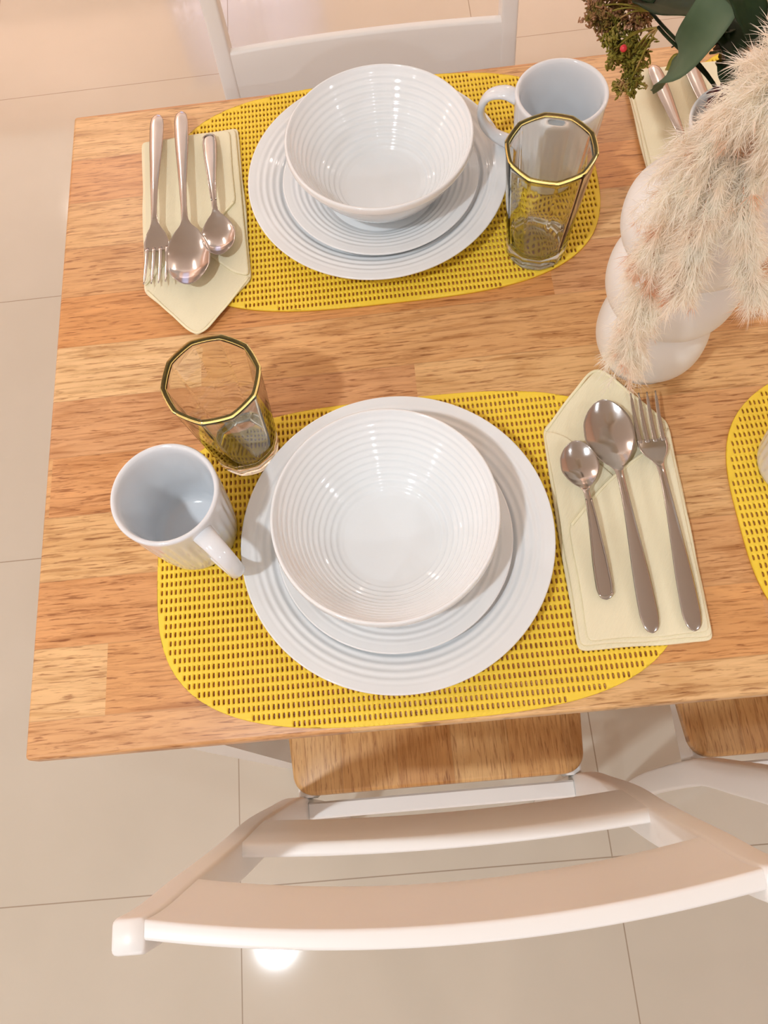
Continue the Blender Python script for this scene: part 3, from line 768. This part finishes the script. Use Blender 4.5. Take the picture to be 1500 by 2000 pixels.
# ------------------------------------------------------------------ pampas plumes
def plume(label, path, width, nb, hairs, seed, tipw=.5, stem_r=.0011):
    r = np.random.default_rng(seed); t = thing('pampas_plume', label, 'dried grass', (0, 0, 0), 0, 'cream pampas plumes')
    n = 60; P = smooth_path(path, n); T_ = np.gradient(P, axis=0); T_ /= np.linalg.norm(T_, axis=1)[:, None]
    st = smooth_path([(VX + r.uniform(-.006, .006), VY + r.uniform(-.006, .006), .90), (VX - .004, VY - .008, .975)] + [tuple(p) for p in path], 60)
    pyobj('stem', *sweep(st, [stem_r * (1 - .6 * i / 59) for i in range(60)], 7), M_stemtan, t)
    V = []; F = []
    for b in range(nb):
        u = r.uniform(.02, 1) ** .9; i = int(u * (n - 1)); p = P[i]; tg = T_[i]
        rad = r.normal(size=3); rad -= tg * rad.dot(tg); rad /= np.linalg.norm(rad)
        L = width * (1.15 - tipw * u) * (.55 + .45 * min(1, u * 6)) * r.uniform(.7, 1.15)
        d0 = tg * .75 + rad * r.uniform(.55, 1.0); d0 /= np.linalg.norm(d0)
        m_ = 9; Q = []
        q = p.copy(); d = d0.copy()
        for k in range(m_):
            Q.append(q.copy()); q = q + d * L / m_; d = d + tg * .09 + np.array([0, 0, -.05]) + r.normal(size=3) * .04; d /= np.linalg.norm(d)
        Q = np.array(Q)
        for h in range(hairs):
            s = r.uniform(0, m_ - 1.01); k = int(s); f = s - k; o = Q[k] * (1 - f) + Q[min(k + 1, m_ - 1)] * f
            dd = Q[min(k + 1, m_ - 1)] - Q[k]; dd = dd / (np.linalg.norm(dd) + 1e-9)
            hd = dd * .8 + r.normal(size=3) * .42; hd /= np.linalg.norm(hd); hl = r.uniform(.006, .014)
            sd_ = np.cross(hd, r.normal(size=3)); sd_ /= np.linalg.norm(sd_); w0 = .00016
            o1 = o + hd * hl * .55; o2 = o + hd * hl + np.array([0, 0, -.0008])
            a = len(V); V += [o - sd_ * w0, o + sd_ * w0, o1 + sd_ * w0 * .8, o1 - sd_ * w0 * .8, o2]
            F += [(a, a + 1, a + 2, a + 3), (a + 3, a + 2, a + 4)]
        a = len(V); sw = np.cross(d0, rad); sw = sw / (np.linalg.norm(sw) + 1e-9) * .00022
        for k in range(m_): V += [Q[k] - sw, Q[k] + sw]
        for k in range(m_ - 1): F.append((a + 2 * k, a + 2 * k + 1, a + 2 * k + 3, a + 2 * k + 2))
    me = bpy.data.meshes.new('fluff'); me.from_pydata([tuple(v) for v in V], [], F); f_ = link('fluff', me, M_plume, t, smooth=False)
    f_['kind'] = 'stuff'
    return t
plume('cream pampas plume hanging lowest, its tip in front of the vase foot', [(.5168, .2767, 1.03), (.4990, .2648, 1.03), (.4860, .2557, 1.0), (.4798, .2426, .965), (.4748, .2281, .93), (.4715, .2130, .900)], .031, 200, 90, 1, .25)
plume('cream pampas plume hanging down the middle of the vase', [(.5182, .2765, 1.03), (.5010, .2541, 1.03), (.4963, .2385, 1.01), (.4930, .2254, .985), (.4909, .2144, .965)], .023, 150, 80, 2, .35)
plume('cream pampas plume hanging furthest right over the vase', [(.5261, .2753, 1.03), (.5130, .2453, 1.03), (.5143, .2286, 1.01), (.5243, .2190, .985), (.5320, .2062, .965)], .020, 140, 80, 3, .35)
plume('cream pampas plume arching over the vase mouth at the top', [(.5300, .2900, 1.04), (.5200, .2640, 1.07), (.5075, .2500, 1.085), (.5000, .2475, 1.07), (.4975, .2529, 1.045), (.4955, .2539, 1.02)], .027, 170, 80, 4, .3)
plume('cream pampas plume spreading to the right edge above the vase', [(.5300, .2850, 1.04), (.5180, .2560, 1.075), (.5067, .2384, 1.085), (.5120, .2270, 1.07), (.5214, .2328, 1.04)], .025, 160, 80, 5, .3)

# ------------------------------------------------------------------ leaves and sprigs
def leaf_mesh(path, widths, cup=.25, nrm=(0, 0, 1), th=.0006, wave=.0):
    n = 30; P = smooth_path(path, n); V = []; F = []; M = 9
    T_ = np.gradient(P, axis=0); T_ /= np.linalg.norm(T_, axis=1)[:, None]
    for side in (0, 1):
        for i in range(n):
            u = i / (n - 1); hw = sinterp(u, [k / (len(widths) - 1) for k in range(len(widths))], widths) / 2
            a = np.cross(T_[i], np.array(nrm, float)); a /= np.linalg.norm(a); b = np.cross(a, T_[i])
            for k in range(M):
                s = -1 + 2 * k / (M - 1)
                w_ = wave * math.sin(u * 14 + s * 2) * abs(s)
                V.append(P[i] + a * s * hw + b * (cup * hw * s * s - cup * hw * .35 * math.exp(-(s / .12) ** 2) + w_ - side * th))
    o = n * M
    for i in range(n - 1):
        for k in range(M - 1):
            F.append((i * M + k, i * M + k + 1, (i + 1) * M + k + 1, (i + 1) * M + k))
            F.append((o + i * M + k, o + (i + 1) * M + k, o + (i + 1) * M + k + 1, o + i * M + k + 1))
        for k, q in ((0, 0), (M - 1, M - 1)): F.append((i * M + k, (i + 1) * M + k, o + (i + 1) * M + k, o + i * M + k))
    F.append(tuple(range(M)) + tuple(o + k for k in reversed(range(M)))); j = (n - 1) * M
    F.append(tuple(j + k for k in range(M)) + tuple(o + j + k for k in reversed(range(M))))
    return V, F
def stem(pts, r, parent, m=None): return pyobj('stem', *sweep(smooth_path(pts, 24), r, 7), m or M_stemtan, parent)

lf = thing('broad_leaf_stem', 'broad grey-green leaf drooping beside the far right mug', 'foliage')
stem([(VX + .004, VY + .006, .90), (.536, .312, .99), (.5370, .335, 1.045), (.5329, .3481, 1.06)], .0016, lf, M_leafdark)
pyobj('leaf', *leaf_mesh([(.5345, .3490, 1.062), (.5200, .3400, 1.062), (.5070, .3330, 1.042), (.5020, .3400, 1.015), (.5035, .3570, .990), (.5085, .3690, .970)],
      [.005, .018, .024, .024, .022, .021, .019, .012], .22, (-.35, -.45, 1)), M_leafgrey, lf)
dl = thing('dark_leaf_stem', 'dark green leaves at the top right above the vase mouth', 'foliage')
stem([(VX - .003, VY + .010, .90), (.530, .318, .99), (.526, .350, 1.03), (.5125, .3645, 1.035)], .0014, dl, M_leafdark)
def dark(path, wd, nr=(0, -.3, 1), cup=.2): pyobj('leaf', *leaf_mesh(path, wd, cup, nr, wave=.0008), M_leafdark, dl)
dark([(.5265, .3500, 1.032), (.5120, .3900, 1.010), (.4985, .4380, .985)], [.004, .020, .028, .024, .003])
dark([(.5265, .3400, 1.030), (.5300, .3700, 1.010), (.5290, .3960, .985), (.5260, .4100, .965)], [.004, .020, .026, .018, .003])
dark([(.5300, .3200, 1.020), (.5280, .3420, 1.025), (.5215, .3600, 1.015), (.5170, .3720, .995)], [.004, .018, .024, .018, .004])
dark([(.5340, .3150, 1.010), (.5420, .3450, 1.020), (.5480, .3720, 1.015)], [.004, .022, .030, .024, .004])
dark([(.5290, .3050, 1.040), (.5230, .3230, 1.058), (.5170, .3350, 1.060), (.5120, .3440, 1.052)], [.003, .012, .018, .014, .003])
dark([(.5360, .3120, 1.000), (.5340, .3300, 1.012), (.5330, .3480, 1.005)], [.004, .018, .024, .018, .003])
dark([(.5050, .4100, 1.000), (.4850, .4500, .985), (.4700, .4750, .965)], [.003, .012, .018, .014, .003])
sg = thing('scalloped_leaf_sprig', 'small green scalloped leaves between the vase mouth and broad leaf', 'foliage')
stem([(VX, VY + .012, .90), (.531, .318, 1.0), (.530, .340, 1.015), (.5290, .3600, 1.0)], .0009, sg, M_leafgrey)
for (x, y, z, dx, dy) in ((.5300, .3640, 1.000, .004, .016), (.5285, .3480, 1.004, .010, -.012), (.5295, .3800, .985, -.004, .012), (.5320, .3530, 1.002, .014, .006), (.5330, .3300, 1.010, .010, -.014), (.5260, .3800, .975, -.012, .004)):
    pyobj('leaf', *leaf_mesh([(x, y, z), (x + dx * .5, y + dy * .5, z + .001), (x + dx, y + dy, z - .005)], [.002, .009, .012, .008, .001], .3, (0, -.2, 1)), M_bud, sg)
pt = thing('striped_blossom', 'burgundy and cream striped blossom behind the broad leaf', 'flower')
stem([(VX + .003, VY + .004, .90), (.5345, .320, .99), (.5338, .345, 1.006)], .0010, pt, M_leafdark)
for k in range(9):
    a = k * 2 * PI / 9; c, s_ = math.cos(a), math.sin(a)
    pyobj('petal', *leaf_mesh([(.5334, .3490, 1.008), (.5334 + .005 * c, .3490 + .005 * s_, 1.014), (.5334 + .011 * c, .3490 + .011 * s_, 1.013 + .002 * (k % 2))], [.002, .005, .006, .002], .4), M_petal, pt)
bt = thing('burgundy_bract_sprig', 'small burgundy bracts at the left side of the vase mouth', 'flower')
stem([(VX - .004, VY + .004, .90), (.5250, .3090, .995), (.5215, .3120, 1.008)], .0009, bt, M_burg)
for (dx, dy, dz) in ((-.006, .008, .002), (.004, .010, .004), (-.002, -.008, .0), (.006, -.004, .005), (-.008, 0, -.001)):
    pyobj('bract', *leaf_mesh([(.5215, .3120, 1.007), (.5215 + dx * .5, .3120 + dy * .5, 1.010 + dz), (.5215 + dx, .3120 + dy, 1.006 + dz)], [.002, .005, .006, .001], .4), M_burg, bt)

# budded sprigs at the top, left of the broad leaf
def bud_sprig(label, origin, centres, seed, nbud, berry=None, mat_=None):
    r = np.random.default_rng(seed); t = thing('budded_sprig', label, 'foliage', (0, 0, 0), 0, 'green and brown budded sprigs')
    stem([(VX - .002, VY + .010, .90), (VX - .004, VY + .014, .995), origin], .0011, t, M_leafdark)
    V = []; F = []
    ico = bmesh.new(); bmesh.ops.create_icosphere(ico, subdivisions=1, radius=1); iv = np.array([v.co[:] for v in ico.verts]); fi = [tuple(v.index for v in f.verts) for f in ico.faces]; ico.free()
    for (cx, cy, cz, R_) in centres:
        stem([origin, ((origin[0] + cx) / 2, (origin[1] + cy) / 2, (origin[2] + cz) / 2 + .004), (cx, cy, cz)], .0006, t, M_bud)
        tw = 9
        for b in range(tw):
            d = r.normal(size=3); d /= np.linalg.norm(d); L = R_ * r.uniform(.7, 1.15); e = np.array([cx, cy, cz]) + d * L
            a = len(V); s_ = np.cross(d, [0, 0, 1.]); s_ = s_ / (np.linalg.norm(s_) + 1e-6) * .0003
            c_ = np.array([cx, cy, cz]); V += [c_ - s_, c_ + s_, e + s_, e - s_]; F.append((a, a + 1, a + 2, a + 3))
            for k in range(nbud):
                u = r.uniform(.25, 1.05); q = c_ + d * L * u + r.normal(size=3) * R_ * .13
                ax = d + r.normal(size=3) * .6; ax /= np.linalg.norm(ax); s1 = np.cross(ax, r.normal(size=3)); s1 /= np.linalg.norm(s1); s2 = np.cross(ax, s1)
                l_, w_ = r.uniform(.0016, .0030), r.uniform(.0007, .0012)
                B = np.stack([ax * l_, s1 * w_, s2 * w_ * .6]); a = len(V); V += list(q + iv @ B); F += [tuple(i + a for i in f) for f in fi]
    o = pyobj('buds', V, F, mat_ or M_bud, t); o['kind'] = 'stuff'
    if berry:
        bm = bmesh.new(); bmesh.ops.create_uvsphere(bm, u_segments=16, v_segments=10, radius=.0024); bmesh.ops.translate(bm, vec=berry, verts=bm.verts)
        b = obj('berry', bm, M_berry, t); b['label'] = 'red berry'
    return t
bud_sprig('green and brown budded sprig at the top, lowest beside the mug, with a red berry', (.5100, .4050, .985),
          [(.4937, .4340, .950, .014), (.5022, .4197, .943, .012), (.4985, .4150, .955, .013), (.5010, .4060, .943, .010), (.5070, .4230, .955, .013), (.4900, .4250, .955, .012)], 11, 26, (.4918, .4098, .968))
bud_sprig('green and brown budded sprig at the top edge, left of the broad leaf', (.5080, .4200, .985),
          [(.4844, .4531, .960, .013), (.4960, .4560, .962, .014), (.5090, .4480, .962, .014), (.4920, .4440, .960, .013), (.5060, .4370, .968, .013), (.4800, .4640, .958, .011), (.5000, .4700, .962, .013)], 12, 26, None, M_bud2)
